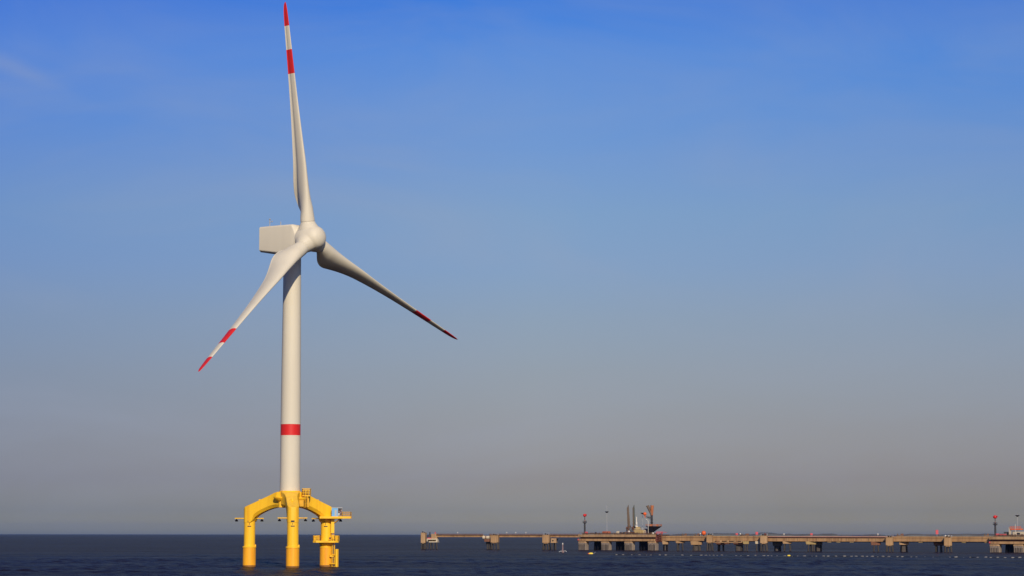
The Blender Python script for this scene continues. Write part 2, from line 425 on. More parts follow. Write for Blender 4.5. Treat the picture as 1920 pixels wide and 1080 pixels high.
mb = MB(); mb.box((3.2, -2.35, 16.15), (1.1, .12, 1.6), .35); mb.build('hatch', M['yellow_dark'], turbine)
# upper platform on the right-hand pile
rc = dirs['right']*PR
mb = MB()
mb.box((11.35, rc.y-1.9, 12.75), (7.9, 3.3, .22)); mb.box((11.35, rc.y-3.42, 12.62), (8.0, .25, .55)); mb.box((11.35, rc.y-.3, 12.62), (8.0, .25, .55))
for x in (8.3, 10.6, 12.9, 15.2): mb.box((x, rc.y-1.86, 12.5), (.2, 2.8, .3))
up = mb.build('upper_platform', M['yellow'], turbine)
mb = MB(); mb.rail([(13.1, rc.y-3.4, 12.85), (15.25, rc.y-3.4, 12.85), (15.25, rc.y-.3, 12.85), (13.1, rc.y-.3, 12.85)], 1.15, .55, .05, mid=(.5, 1)); mb.build('platform_railing', M['yellow_dark'], up)
mb = MB()
for i in range(4): mb.tube((12.6, rc.y-3+.9*i, 12.4), (11.0, rc.y-2+.6*i, 11.2), .1, n=6)
mb.build('platform_brace', M['yellow_dark'], up)
# ring platform lower on the same pile
mb = MB(); mb.box((rc.x, rc.y-.4, 6.45), (6.5, 5.4, .5), bev=.9); mb.lathe([(1.5, 5.4), (2.0, 6.2), (2.0, 6.25)], (rc.x, rc.y), 24)
lp = mb.build('ring_platform', M['yellow'], turbine)
mb = MB(); z = 6.7
hx, hy, b = 3.2, 2.65, .85; yy = rc.y-.4
pts = [(rc.x-hx+b, yy-hy, z), (rc.x-1.75, yy-hy, z)]
mb.rail(pts, 1.25, .3, .07, mid=(.35, .7, 1))
ring = [(rc.x+1.55, yy-hy, z), (rc.x+hx-b, yy-hy, z), (rc.x+hx, yy-hy+b, z), (rc.x+hx, yy+hy-b, z), (rc.x+hx-b, yy+hy, z), (rc.x-hx+b, yy+hy, z), (rc.x-hx, yy+hy-b, z), (rc.x-hx, yy-hy+b, z), (rc.x-hx+b, yy-hy, z)]
mb.rail(ring, 1.25, .34, .075, mid=(.35, .7, 1)); mb.build('ring_railing', M['yellow'], lp)
mb = MB(); mb.box((rc.x-2.1, yy-hy+.35, z+.55), (.7, .4, .9)); mb.build('control_box', M['rust'], lp)
mb = MB(); mb.box((rc.x+1.15, yy-hy+.4, z+.6), (.5, .3, .5)); mb.build('control_box', M['rust'], lp)
# ladder from the upper platform to the ring platform, then down the boat landing
mb = MB()
lx = rc.x+1.75; ly = rc.y-1.3
for x in (lx-.3, lx+.3): mb.tube((x, ly, 6.7), (x, ly, 12.5), .07, n=6)
for i in range(18): mb.tube((lx-.3, ly, 6.9+.32*i), (lx+.3, ly, 6.9+.32*i), .04, n=5)
mb.box((lx, ly-.35, 10.4), (.85, .5, 3.6)); mb.box((lx+.05, ly-.3, 7.6), (.3, .2, 1.2))
mb.build('ladder', M['yellow'], turbine)
mb = MB(); lx = rc.x+1.95; ly = rc.y-1.6
for x in (lx-.32, lx+.32): mb.tube((x, ly, -2), (x, ly, 6.4), .10, n=6)
for i in range(25): mb.tube((lx-.32, ly, -1+.3*i), (lx+.32, ly, -1+.3*i), .045, n=5)
mb.box((lx-.15, ly-.1, 2.75), (1.5, .5, .35))
bl = mb.build('boat_landing', M['yellow'], turbine)
for fy in (-1.0, 1.2):
    mb = MB(); mb.tube((rc.x+2.85, ly+fy, -2), (rc.x+2.85, ly+fy, 4.55), .36, n=14)
    for z in (.8, 3.0): mb.tube((rc.x+2.85, ly+fy, z), (rc.x+1.0, ly+fy*.5+.6, z), .16, n=8)
    mb.build('fender_tube', M['yellow'], bl)

# nacelle (local frame: ax = rotor axis over the ground, bx = side seen by the camera)
ax = Vector((math.cos(PSI), -math.sin(PSI), 0)); bx = Vector((-math.sin(PSI), -math.cos(PSI), 0)); up_ = Vector((0, 0, 1))
def nac(a, b, z): return ax*a+bx*b+up_*z
def rrect(a, w, zb, zt, r, n=5):
    pts = []
    for cx, cz, q in ((w-r, zb+r, -90), (w-r, zt-r, 0), (-w+r, zt-r, 90), (-w+r, zb+r, 180)):
        for i in range(n+1):
            g = R(q+90*i/n); pts.append(nac(a, cx+r*math.cos(g), cz+r*math.sin(g)))
    return pts
AXZ = lambda a: 83.69+(a-5.67)*math.tan(TILT)
secs = [(-9.05, 2.55, 81.4, 87.25, .5), (-8.9, 2.8, 81.15, 87.5, .5), (-6, 2.82, 80.72, 87.52, .5), (-3, 2.85, 80.25, 87.5, .5), (1.6, 2.85, 79.95, 87.45, .55), (2.0, 2.85, 80.0, 87.42, .7), (2.5, 2.9, 80.1, 87.2, 1.5), (3.0, 2.92, 80.2, 86.8, 2.6), (3.3, 2.95, 80.3, 86.6, 2.94), (3.5, 2.95, 80.3, 86.6, 2.94)]
mb = MB(); mb.loft([rrect(*s) for s in secs], 0, True)
nacelle = mb.build('nacelle', M['white'], turbine, sharp=24)
mb = MB(); mb.lathe([(2.2, 79.2), (2.75, 79.9), (2.75, 81.0)], n=40); mb.build('yaw_skirt', M['dark'], nacelle)
mb = MB()
r1 = [nac(-8.7, b, 81.12) for b in (-2.5, 2.5)]; r2 = [nac(-2.8, b, 80.2) for b in (-2.5, 2.5)]
mb.loft([[r1[0], r1[1], r1[1]-up_*.22, r1[0]-up_*.22], [r2[0], r2[1], r2[1]-up_*.22, r2[0]-up_*.22]], 0, False); mb.build('belly_shade_panel', M['dark'], nacelle)  # dark slab: shade of the nacelle underside put into the colour
q = nac(-6.3, 1.7, 87.5); mb = MB(); mb.tube(q, q+up_*1.75, .11, n=8); mb.tube(q+up_*1.15-ax*.3, q+up_*1.15+ax*.75, .06, n=6); mb.ball(q+up_*1.3+ax*.75, .2, 8); mb.ball(q+up_*1.9, .24, 8); mb.build('weather_mast', M['galv'], nacelle)
q = nac(-2.6, 1.7, 87.5); mb = MB(); mb.tube(q, q+up_*.95, .12, n=8); mb.tube(q+up_*.9, q+up_*1.15, .05, n=6); mb.build('warning_light', M['galv'], nacelle)

# rotor
n_ = (ax*math.cos(TILT)+up_*math.sin(TILT)).normalized()
u_ = Vector((math.sin(PSI), math.cos(PSI), 0)); v_ = n_.cross(u_)
if v_.z < 0: v_ = -v_
HUB = Vector((-51.92-TX, 610.53-TY, 83.69))
mb = MB(); rings = []
prof = [(-2.5, 2.8), (-2.45, 3.02), (-1.6, 3.22), (-.5, 3.36), (.6, 3.34), (1.6, 3.2), (2.6, 2.94), (3.4, 2.52), (3.95, 1.95), (4.3, 1.25), (4.45, .6), (4.5, .02)]
for a, r in prof: rings.append([HUB+n_*a+(u_*math.cos(2*math.pi*i/48)+v_*math.sin(2*math.pi*i/48))*r for i in range(48)])
mb.loft(rings, 0, True)
for k in range(3):
    g = AZ+k*2*math.pi/3
    rad = v_*math.cos(g)+u_*math.sin(g); ra = rad*math.cos(CONE)+n_*math.sin(CONE); tg = (u_*math.cos(g)-v_*math.sin(g)); fw = ra.cross(tg)
    rg = lambda r, wt, wa: [HUB+ra*r+tg*(wt*math.cos(2*math.pi*i/40))+fw*(wa*math.sin(2*math.pi*i/40)) for i in range(40)]
    mb.loft([rg(1.0, 2.4, 3.3), rg(1.8, 2.55, 3.2), rg(2.5, 2.48, 2.95), rg(3.1, 2.3, 2.58), rg(3.6, 2.08, 2.18), rg(4.0, 1.96, 1.98), rg(4.3, 1.9, 1.9), rg(4.32, 1.8, 1.8), rg(4.42, 1.8, 1.8), rg(4.44, 1.6, 1.6)], 0, True)
hub = mb.build('rotor_hub', M['white'], turbine, sharp=180)
rm = hub.modifiers.new('blend', 'REMESH'); rm.mode = 'VOXEL'; rm.voxel_size = .13; rm.use_smooth_shade = True   # one moulded shell
sm = hub.modifiers.new('soften', 'SMOOTH'); sm.factor = .5; sm.iterations = 26

CT = [(4.4, 3.68), (5.0, 3.9), (5.8, 4.5), (6.8, 5.3), (8.0, 6.05), (9.2, 6.5), (10.4, 6.7), (11.6, 6.65), (14, 6.1), (17, 5.35), (20, 4.72), (25, 3.9), (30, 3.25), (36, 2.68), (42.6, 2.24), (48.8, 1.9), (54.9, 1.6), (58, 1.35), (59.7, 1.05), (60.6, .65), (61.0, .22)]
TT = [(4.4, 1.0), (5.0, .93), (5.8, .78), (6.8, .62), (8.0, .5), (9.0, .43), (10.2, .37), (12, .325), (17, .28), (25, .24), (36, .21), (61, .18)]
TW = [(4.4, 30), (7.4, 28), (10, 24), (13, 17.5), (17, 12), (25, 7), (35, 4), (45, 2.5), (55, 1.2), (61, .5)]
def smooth(tab, x):                 # Catmull-Rom through a table
    k = 0
    while k < len(tab)-2 and x > tab[k+1][0]: k += 1
    (x1, y1), (x2, y2) = tab[k], tab[k+1]
    x0, y0 = tab[k-1] if k else (2*x1-x2, y1); x3, y3 = tab[k+2] if k+2 < len(tab) else (2*x2-x1, 2*y2-y1)
    h = x2-x1; t_ = (x-x1)/h
    m1 = (y2-y0)/(x2-x0)*h; m2 = (y3-y1)/(x3-x1)*h
    return (2*t_**3-3*t_**2+1)*y1+(t_**3-2*t_**2+t_)*m1+(-2*t_**3+3*t_**2)*y2+(t_**3-t_**2)*m2
rr = [4.4+.4*i for i in range(21)]+[13, 14, 15.5, 17, 19, 21, 23.5, 26, 29, 32, 35, 38.5, 42.6, 42.61, 45.7, 48.8, 48.81, 52, 54.9, 54.91, 56.5, 58, 59, 59.7, 60.2, 60.6, 60.85, 61]
LEO = [(4.4, 1.84), (5.2, 1.82), (6.2, 1.76), (7.4, 1.67), (8.8, 1.57), (10.2, 1.5), (14, 1.42), (20, .30*4.72)]      # leading edge ahead of the pitch axis
CH = [(r, smooth(CT, r), smooth(TT, r)) for r in rr]
PITCHB = R(0)
def foil(tc, blend):
    # chordwise x from 0 (leading) to 1, thickness from NACA 4-digit plus camber; blended into a circle at the root
    pts = []; m = 22
    for i in range(2*m):
        th = math.pi*i/m
        x = .5*(1+math.cos(th))
        yt = 5*.98*tc*(.2969*math.sqrt(x)-.126*x-.3516*x*x+.2843*x**3-.1015*x**4)
        cam_ = .045*(1-(2*x-.85)**2)*(1 if x < .95 else .6)
        y = cam_+(yt if i <= m else -yt)
        if i > m: y += .10*tc/.3*math.exp(-((x-.80)/.16)**2)      # aft concavity of the pressure side
        if i == 0: y = 0
        cx, cy = .5+.5*math.cos(th), .5*min(1, tc*1.02)*math.sin(th)
        pts.append((x*(1-blend)+cx*blend, y*(1-blend)+cy*blend))
    return pts
def make_blade(k):
    g = AZ+k*2*math.pi/3
    rad = v_*math.cos(g)+u_*math.sin(g); ra = rad*math.cos(CONE)+n_*math.sin(CONE); tg = (u_*math.cos(g)-v_*math.sin(g))
    nn = (n_*math.cos(CONE)-rad*math.sin(CONE)).normalized()
    rings = []; mis = []
    for i, (r, c, tc) in enumerate(CH):
        tw = R(smooth(TW, r))+PITCHB
        le = nn*math.cos(tw)-tg*math.sin(tw)           # towards the leading edge (feathered)
        su = tg*math.cos(tw)+nn*math.sin(tw)           # suction side
        blend = max(0, min(1, (8.4-r)/4.0)) ; blend = blend*blend*(3-2*blend)
        pa = (smooth(LEO, r) if r < 20 else .30*c)/c
        rings.append([HUB+ra*r+le*((pa-x)*c)+su*(y*c) for x, y in foil(tc, blend)])
    for i in range(len(CH)-1):
        mid = .5*(CH[i][0]+CH[i+1][0]); mis.append(1 if (42.605 < mid < 48.805 or mid > 54.905) else 0)
    mb = MB(); mb.loft(rings, 0, True, mis=mis)
    return mb.build('blade', [M['white'], M['red']], turbine, sharp=60)
for k in range(3):
    b = make_blade(k)
    b['label'] = ['blade pointing straight up', 'blade reaching down to the right', 'blade hanging down to the left in front of the tower'][k]

# equipment container standing on the upper platform
ec = thing('equipment_container', 'small light blue and white container standing on the upper yellow platform', 'container', (TX+11.75, TY+rc.y-1.9, 12.87))
mb = MB(); mb.box((-.55, 0, 1.08), (1.5, 2.2, 2.1), bev=.06); mb.build('blue_cabin', M['blue'], ec)
mb = MB(); mb.box((.75, .1, 1.05), (1.1, 2.0, 2.0)); mb.build('machine_bay', M['dark'], ec)
mb = MB(); mb.box((0, 0, 2.24), (2.75, 2.35, .12)); 
for x in (-1.33, .23, 1.33): mb.box((x, -1.1, 1.08), (.09, .09, 2.18))
mb.box((.0, 0, .03), (2.75, 2.35, .08)); mb.build('frame', M['galv'], ec)
mb = MB()
for x, z, w, h, mi in ((.5, .55, .4, .7, 0), (.95, .95, .42, .45, 1), (1.0, .3, .4, .4, 1), (.55, 1.25, .3, .3, 1), (1.1, 1.5, .3, .5, 1)): mb.box((x, -.98, z), (w, .25, h), mi=mi)
mb.build('hose_reel', [M['galv'], M['mauve']], ec)
mb = MB(); mb.box((-.35, -1.12, .95), (.5, .05, 1.5)); mb.build('door', M['galv'], ec)

# ------------------------------------------------------------------ jetty frame
P0 = Vector((-48, 1370, 0)); P1 = Vector((228, 1165, 0))
JD = (P1-P0).normalized(); JN = Vector((JD.y, -JD.x, 0)); JRZ = math.atan2(JD.y, JD.x)   # JN: towards the camera side
def tanx(px):
    ur = px-960; vr = 540-1010
    u = ur*math.cos(ROLL)-vr*math.sin(ROLL); v = ur*math.sin(ROLL)+vr*math.cos(ROLL)
    return u/(FOC*math.cos(PITCH)-v*math.sin(PITCH))
def along(px, off=0.0):            # distance along the jetty axis where it crosses that bearing (off: metres towards the camera side)
    k = tanx(px); q = P0+JN*off
    return (k*q.y-q.x)/(JD.x-k*JD.y)
def J(s, off=0.0, z=0.0): return P0+JD*s+JN*off+Vector((0, 0, z))

def piles(parent, spots, ztop, splay=.16, r=.42, mat='pile', c=(0, 0)):
    for x, y in spots:
        mb = MB(); sx = x-c[0]; sy = y-c[1]
        mb.tube((x, y, ztop), (x+sx*splay*ztop*.35, y+sy*splay*ztop*.35, -3.5), r, r, 10)
        mb.build('pile', M[mat], parent)

def dolphin(px, off, w, d, zb, zt, yaw, label, mat='conc', spl=.3, hook=True, extra=None):
    q = J(along(px, off), off)
    o = thing('mooring_dolphin', label, 'dolphin', q, yaw, 'mooring dolphins along the jetty')
    mb = MB(); mb.box((0, 0, (zb+zt)/2), (w, d, zt-zb), bev=.12); mb.box((0, 0, zt+.06), (w+.25, d+.25, .14)); mb.box((0, 0, zb-.2), (w-.5, d-.5, .4)); mb.build('pile_cap', M[mat], o)
    a, b = w/2-.55, d/2-.55
    piles(o, [(-a, -b), (a, -b), (-a, b), (a, b), (0, -b*.2)], zb, spl)
    if hook:
        mb = MB(); mb.lathe([(.28, zt+.1), (.22, zt+.5), (.42, zt+.75), (.3, zt+.9)], (-.5, -.3), 12); mb.box((.5, .2, zt+.35), (.7, .5, .5), .4); mb.build('mooring_hook', M['black'], o)
        mb = MB(); mb.rail([(-w/2, d/2, zt+.1), (w/2, d/2, zt+.1), (w/2, -d/2, zt+.1)], 1.1, 1.4, .045); mb.build('railing', M['galv'], o)
    return o
YW = R(-14)
dolphin(794.5, 2.5, 2.6, 3.4, 3.5, 9.1, YW, 'narrow tall concrete dolphin at the far left end of the jetty', 'conc2')
dolphin(928, 3, 4.3, 3.2, 3.9, 7.7, YW, 'square tan dolphin on splayed piles with a white rounded fender at its left', 'conc')
dolphin(1024.5, 3, 3.9, 3.4, 3.8, 8.0, YW, 'orange-tan dolphin just left of the thin spar buoy', 'conc')
dolphin(1331, 4, 3.2, 3.0, 4.3, 7.9, YW, 'tan dolphin beneath the big orange ball', 'conc')
dolphin(1432.5, 4, 3.6, 3.6, 4.0, 7.7, YW, 'tan dolphin where the solid deck meets the pipe-lined deck', 'conc2')
dolphin(1668, 3.5, 3.6, 3.2, 3.2, 7.0, YW, 'tan dolphin with a dark hook just right of the V-shaped pier', 'conc')
dolphin(1777.5, 4, 3.7, 3.6, 3.1, 6.9, YW, 'ochre dolphin nearest the right-hand loading platform', 'conc')

# left jetty head: arched pale base on piles with tan cabin
jh = thing('jetty_head', 'tan box on a pale arched base at the left end of the catwalk', 'pier', J(along(812, 0), 0), YW)
mb = MB()
mb.box((0, 0, 5.55), (6.2, 4.2, .6)); mb.box((0.6, 0, 4.05), (5.0, 4.2, .55))
mb.box((-2.9, 0, 4.8), (.45, 4.0, 1.0)); mb.box((2.7, 0, 4.8), (1.0, 4.0, 1.0)); mb.box((0, .8, 4.8), (5, 1.4, 1.0), mi=1)
mb.build('arched_base', [M['cream'], M['ochre']], jh)
mb = MB(); mb.box((.95, .2, 7.2), (3.4, 3.0, 2.7), bev=.1); mb.box((2.75, -1.2, 7.2), (.25, .3, 2.9)); mb.build('cabin', M['conc2'], jh)
mb = MB(); mb.box((-1.8, .4, 7.0), (2.0, 2.4, 2.2), .2); mb.lathe([(.4, 8), (.3, 9.3), (.5, 9.5)], (-1.9, 0), 10); mb.build('winch', M['dark'], jh)
mb = MB(); mb.box((-1.6, -1.9, 6.1), (2.4, .35, .5)); mb.build('warning_board', M['pink'], jh)
mb = MB(); mb.box((1.6, -.9, 9.0), (.55, .5, 1.1)); mb.build('warning_board', M['pink'], jh)
piles(jh, [(-2.4, -1.4), (-.9, -1.5), (.8, -1.5), (2.5, -1.4), (-1.5, 1.4), (1.5, 1.4)], 3.8, .18)
# fender beside the second dolphin
fd = thing('fender_unit', 'white rounded fender over a dark cap left of the square dolphin', 'fender', J(along(912.5, 3), 3), YW)
mb = MB(); mb.tube((-1.9, -1, 6.6), (1.9, -1, 6.6), .95, n=18); mb.box((0, .4, 6.6), (3.4, 1.6, 1.6), bev=.3); mb.build('fender_roll', M['cream'], fd)
mb = MB(); mb.box((0, -1.5, 6.7), (.55, 1.2, 1.3)); mb.box((.5, 0, 5.0), (3.4, 2.6, 1.5), taper=1.1, bev=.3); mb.build('bracket', M['rust'], fd)
mb = MB(); mb.box((.9, .3, 3.5), (2.2, 2.0, 1.6)); mb.build('dark_cap', M['black'], fd)
piles(fd, [(.5, -.5), (1.5, -.5), (1.6, .6)], 3, .15)
fe = thing('fender_unit', 'low ochre cap with a black hole, right of the orange-tan dolphin', 'fender', J(along(1039, 3), 3), YW)
mb = MB(); mb.box((0, 0, 5.0), (3.0, 2.6, 2.4), bev=.15); mb.box((0, -.1, 4.0), (3.2, 2.9, .5)); mb.build('cap', M['conc2'], fe)
mb = MB(); mb.tube((-.4, -1.35, 4.9), (-.4, -1.28, 4.9), .42, n=14); mb.build('rubber_ring', M['black'], fe)
mb = MB(); mb.box((1.7, 0, 5.6), (.5, 1, 1.0)); mb.build('rubber_block', M['black'], fe)
piles(fe, [(-1, -.8), (1, -.8), (0, .8)], 3.8, .12)

# catwalk: three spans between the dolphins
cw = thing('catwalk', 'long thin tan steel catwalk linking the small dolphins left of the loading platform', 'catwalk', J(0), JRZ)
spans = [(along(820), along(907)), (along(919, 0), along(1020)), (along(1030), along(1087))]
for a, b in spans:
    m = (a+b)/2; ln = b-a
    mb = MB(); mb.box((m, 0, 7.35), (ln, .7, 1.0)); mb.box((m, 0, 6.82), (ln, 1.0, .12)); mb.box((m, 0, 7.9), (ln, 1.5, .14)); mb.build('girder', M['girder'], cw)
    mb = MB(); mb.box((m, -.8, 8.1), (ln, .12, .3)); mb.rail([(a, -.8, 8.2), (b, -.8, 8.2)], .45, 4, .05); mb.build('handrail', M['rust'], cw)
    for i in range(4):
        mb = MB(); mb.box((a+ln*(i+.5)/4, -.45, 7.35), (.3, .2, .95)); mb.build('stiffener', M['girder'], cw)
lm_spots = [(858, 'first'), (950, ''), (967, ''), (986, '')]
for i, (px, _) in enumerate(lm_spots):
    q = J(along(px, -.6), -.6, 7.97)
    o = thing('deck_lamp', ['short pale lamp post alone on the leftmost catwalk span', 'short pale lamp post on the middle catwalk span, nearest its left dolphin', 'short pale lamp post halfway along the middle catwalk span', 'short pale lamp post on the middle catwalk span towards the orange-tan dolphin'][i], 'lamp post', q, 0, 'lamp posts on the catwalk')
    mb = MB(); mb.tube((0, 0, 0), (0, 0, 1.1), .09, n=6); mb.build('post', M['galv'], o)
    mb = MB(); mb.ball((0, 0, 1.3), .34, 10); mb.build('lamp_head', M['float'], o)

# ------------------------------------------------------------------ loading platforms
def platform(pxa, pxb, label, zt, nblocks, off=4.0, bz=4.8):
    sa, sb = along(pxa, off), along(pxb, off); ln = sb-sa
    o = thing('loading_platform', label, 'platform', J(sa, off), JRZ, 'concrete loading platforms of the jetty')
    W = 13.0
    mb = MB(); mb.box((ln/2, W/2, zt-.55), (ln, W, 1.0)); mb.build('deck', M['conc_dark'], o)
    mb = MB(); mb.box((ln/2+.3, -.35, zt-.72), (ln-.6, .8, 1.35), bev=.12); mb.box((.15, -.45, zt-.7), (.5, .95, 1.5)); mb.build('upper_fascia', M['conc2'], o)
    mb = MB(); mb.box((ln/2, 1.1, zt-1.95), (ln-.4, .5, 1.3)); mb.build('recess_beam', M['rust'], o)
    mb = MB(); mb.box((ln/2, -.45, zt-2.95), (ln-.5, 1.0, 1.15), bev=.15); mb.build('lower_fascia', M['girder'], o)
    mb = MB(); mb.tube((.35, -.5, zt-2.95), (-.3, -.5, zt-2.95), .6, n=14); mb.build('end_bumper', M['pink'], o)
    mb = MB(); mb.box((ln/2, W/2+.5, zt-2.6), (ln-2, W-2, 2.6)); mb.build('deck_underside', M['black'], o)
    mb = MB(); mb.rail([(.3, -.2, zt), (ln-.6, -.2, zt)], 1.05, 1.9, .05, mid=(.5, 1)); mb.build('front_railing', M['rust'], o)
    mb = MB(); rg_ = random.Random(int(pxa))
    for k in range(26):
        x = rg_.uniform(1, ln-2); w = rg_.uniform(.3, 1.6); mb.box((x, rg_.uniform(1.5, 6), zt+rg_.uniform(.2, .55)), (w, .5, rg_.uniform(.4, 1.1)))
    mb.tube((2, 2.4, zt+.45), (ln-2, 2.4, zt+.45), .2, n=8); mb.tube((2, 3.1, zt+.35), (ln-2, 3.1, zt+.35), .26, n=8)
    mb.build('deck_pipework', M['bronze'], o)
    for i in range(nblocks):
        x = 2.2+(ln-4.6)*i/max(1, nblocks-1)
        mb = MB(); mb.box((x, .9, zt-4.05), (5.2, 3.2, .95), bev=.2, taper=.92)
        mb.build('fender_cap', M['conc2'], o)
        mb = MB(); mb.box((x, .9, (zt-4.5-2)/2), (5.0, 3.0, zt-4.5+2), bev=.25); fb = mb.build('fender_block', M['conc3'], o)
        mb = MB()
        for j in range(6): mb.box((x-2.1+.84*j, -.68, (zt-5.2)/2), (.3, .22, zt-5.2+random.uniform(-.5, .2)))
        mb.build('rubbing_strip', M['pile'], fb)
    for i in range(nblocks-1):
        x = 2.2+(ln-4.6)*(i+.5)/max(1, nblocks-1)
        for dx in (-1.6, .2, 1.9):
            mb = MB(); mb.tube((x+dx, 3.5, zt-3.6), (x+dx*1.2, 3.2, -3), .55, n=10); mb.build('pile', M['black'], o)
        mb = MB(); mb.box((x+.4, 6.5, (zt-3.5)/2), (6.2 if i == 0 else 9.0, 3, zt-3.4)); mb.build('gap_shade_block', M['black'], o)  # black backing added to fill the gaps with deep shade
    return o, sa, sb
ZP = 8.35
plat, pa, pb = platform(1086, 1230, 'long tan loading platform on four stained blocks carrying the loading arms', ZP, 4)
ZQ = 7.55
plat2, qa, qb = platform(1857, 2010, 'loading platform cut off by the right edge of the photo, with a cream cabin', ZQ, 4)

def on_deck(name, label, cat, px, off, z=ZP, group=None, rz=JRZ):
    return thing(name, label, cat, J(along(px, off), off, z-.04), rz, group)
def monitor(px, off, z, k, label):
    o = on_deck('fire_monitor_tower', label, 'fire monitor', px, off, z, 'fire monitor towers on the jetty')
    mb = MB(); mb.tube((0, 0, 0), (0, 0, 5.6*k), .52, .42, 12); mb.box((0, 0, .1), (1.6, 1.6, .25)); mb.build('column', M['dark'], o)
    mb = MB(); mb.lathe([(.5, 5.3*k), (1.15, 5.6*k), (1.15, 5.75*k)], n=16); mb.rail([(1.05*math.cos(i*math.pi/4), 1.05*math.sin(i*math.pi/4), 5.7*k) for i in range(8)], .9, 2, .05, closed=True); mb.build('gallery', M['dark'], o)
    mb = MB(); mb.tube((0, 0, 5.7*k), (0, 0, 7.0*k), .32, n=10); mb.box((.25, -.2, 6.4*k), (.6, .5, .6)); mb.build('swivel', M['mauve'], o)
    mb = MB(); mb.tube((0, 0, 7.0*k), (0, 0, 8.6*k), .18, n=8); mb.build('riser', M['dark'], o)
    mb = MB(); mb.ball((0, 0, 9.2*k), .98, 16, sz=.85); mb.tube((.5, -.2, 9.3*k), (1.6, -.5, 9.6*k), .28, .2, 10); mb.tube((-.6, .1, 9.2*k), (-1.1, .2, 9.2*k), .3, .2, 8); mb.build('nozzle', M['red'], o)
    mb = MB(); mb.box((1.3, -.4, .75), (1.5, 1.0, 1.4), bev=.1); mb.build('valve_cabinet', M['pink'], o)
    return o
monitor(1096.5, -1, ZP, 1.12, 'dark column with a crimson nozzle head at the left end of the four-block platform')
monitor(1866.5, -1, ZQ, 1.02, 'dark column with a bright red nozzle head on the platform at the right edge')
def lampmast(px, off, z, h, label, whip):
    o = on_deck('lamp_mast', label, 'lamp mast', px, off, z, 'thin lamp masts on the loading platforms')
    mb = MB(); mb.tube((0, 0, 0), (0, 0, h), .16, .10, 8); mb.build('mast', M['galv'], o)
    mb = MB(); mb.lathe([(.25, h-.75), (1.05, h-.1), (1.05, h+.05), (.2, h+.15)], n=14); mb.build('lamp_ring', M['dark'], o)
    mb = MB(); mb.tube((0, 0, h), (0, 0, h+whip), .07, n=6); mb.box((-.5, 0, h+whip-.4), (.8, .05, .5)); mb.build('wind_vane', M['galv'], o)
lampmast(1138, -4, ZP, 12.3, 'slender grey lamp mast left of the loading arms, above the orange container', 3.2)
lampmast(1908.5, -4, ZQ, 10.2, 'slender grey lamp mast behind the cream cabin at the right edge', .5)
lampmast(1205, -7, ZP, 11.5, 'slender mast with a dark top between the white mast and the V-topped tower', .6)

o = on_deck('shipping_container', 'low orange container on the platform below the left lamp mast', 'container', 1137, -3)
mb = MB(); mb.box((0, 0, .8), (4.2, 2.0, 1.5), bev=.06); mb.build('body', M['orange_box'], o)
mb = MB()
for i in range(9): mb.box((-1.9+.47*i, -1.03, .8), (.14, .07, 1.2))
mb.build('ribs', M['redbrown'], o)
mb = MB(); mb.box((.2, 0, 1.62), (3.8, 1.7, .14)); mb.build('roof', M['orange_box'], o)
o = on_deck('pipe_manifold', 'cream pipe manifold with a raised valve, right of the orange container', 'manifold', 1153, -2)
mb = MB(); mb.tube((-3.5, 0, .4), (3.4, 0, .4), .28, n=10); mb.tube((-3.5, -.8, .3), (3.4, -.8, .3), .2, n=10); mb.build('pipes', M['cream'], o)
mb = MB(); mb.box((1.9, -.2, 1.0), (1.6, 1.0, 1.1), bev=.2); mb.tube((1.2, 0, 1.6), (2.9, 0, 1.6), .2, n=8); mb.build('valve', M['cream'], o)
for i, px in enumerate((1117, 1164, 1170)):
    o = on_deck('bollard', ['dark bollard left of the orange container', 'dark bollard right of the cream manifold', 'dark bollard at the foot of the left loading arm'][i], 'bollard', px, 2.6, ZP, 'bollards on the loading platform')
    mb = MB(); mb.lathe([(.45, 0), (.3, .15), (.28, .8), (.55, 1.0), (.5, 1.2), (.1, 1.3)], n=14); mb.build('post', M['dark'], o)
    mb = MB(); mb.box((0, 0, .06), (1.4, 1.2, .12)); mb.build('foot_plate', M['rust'], o)

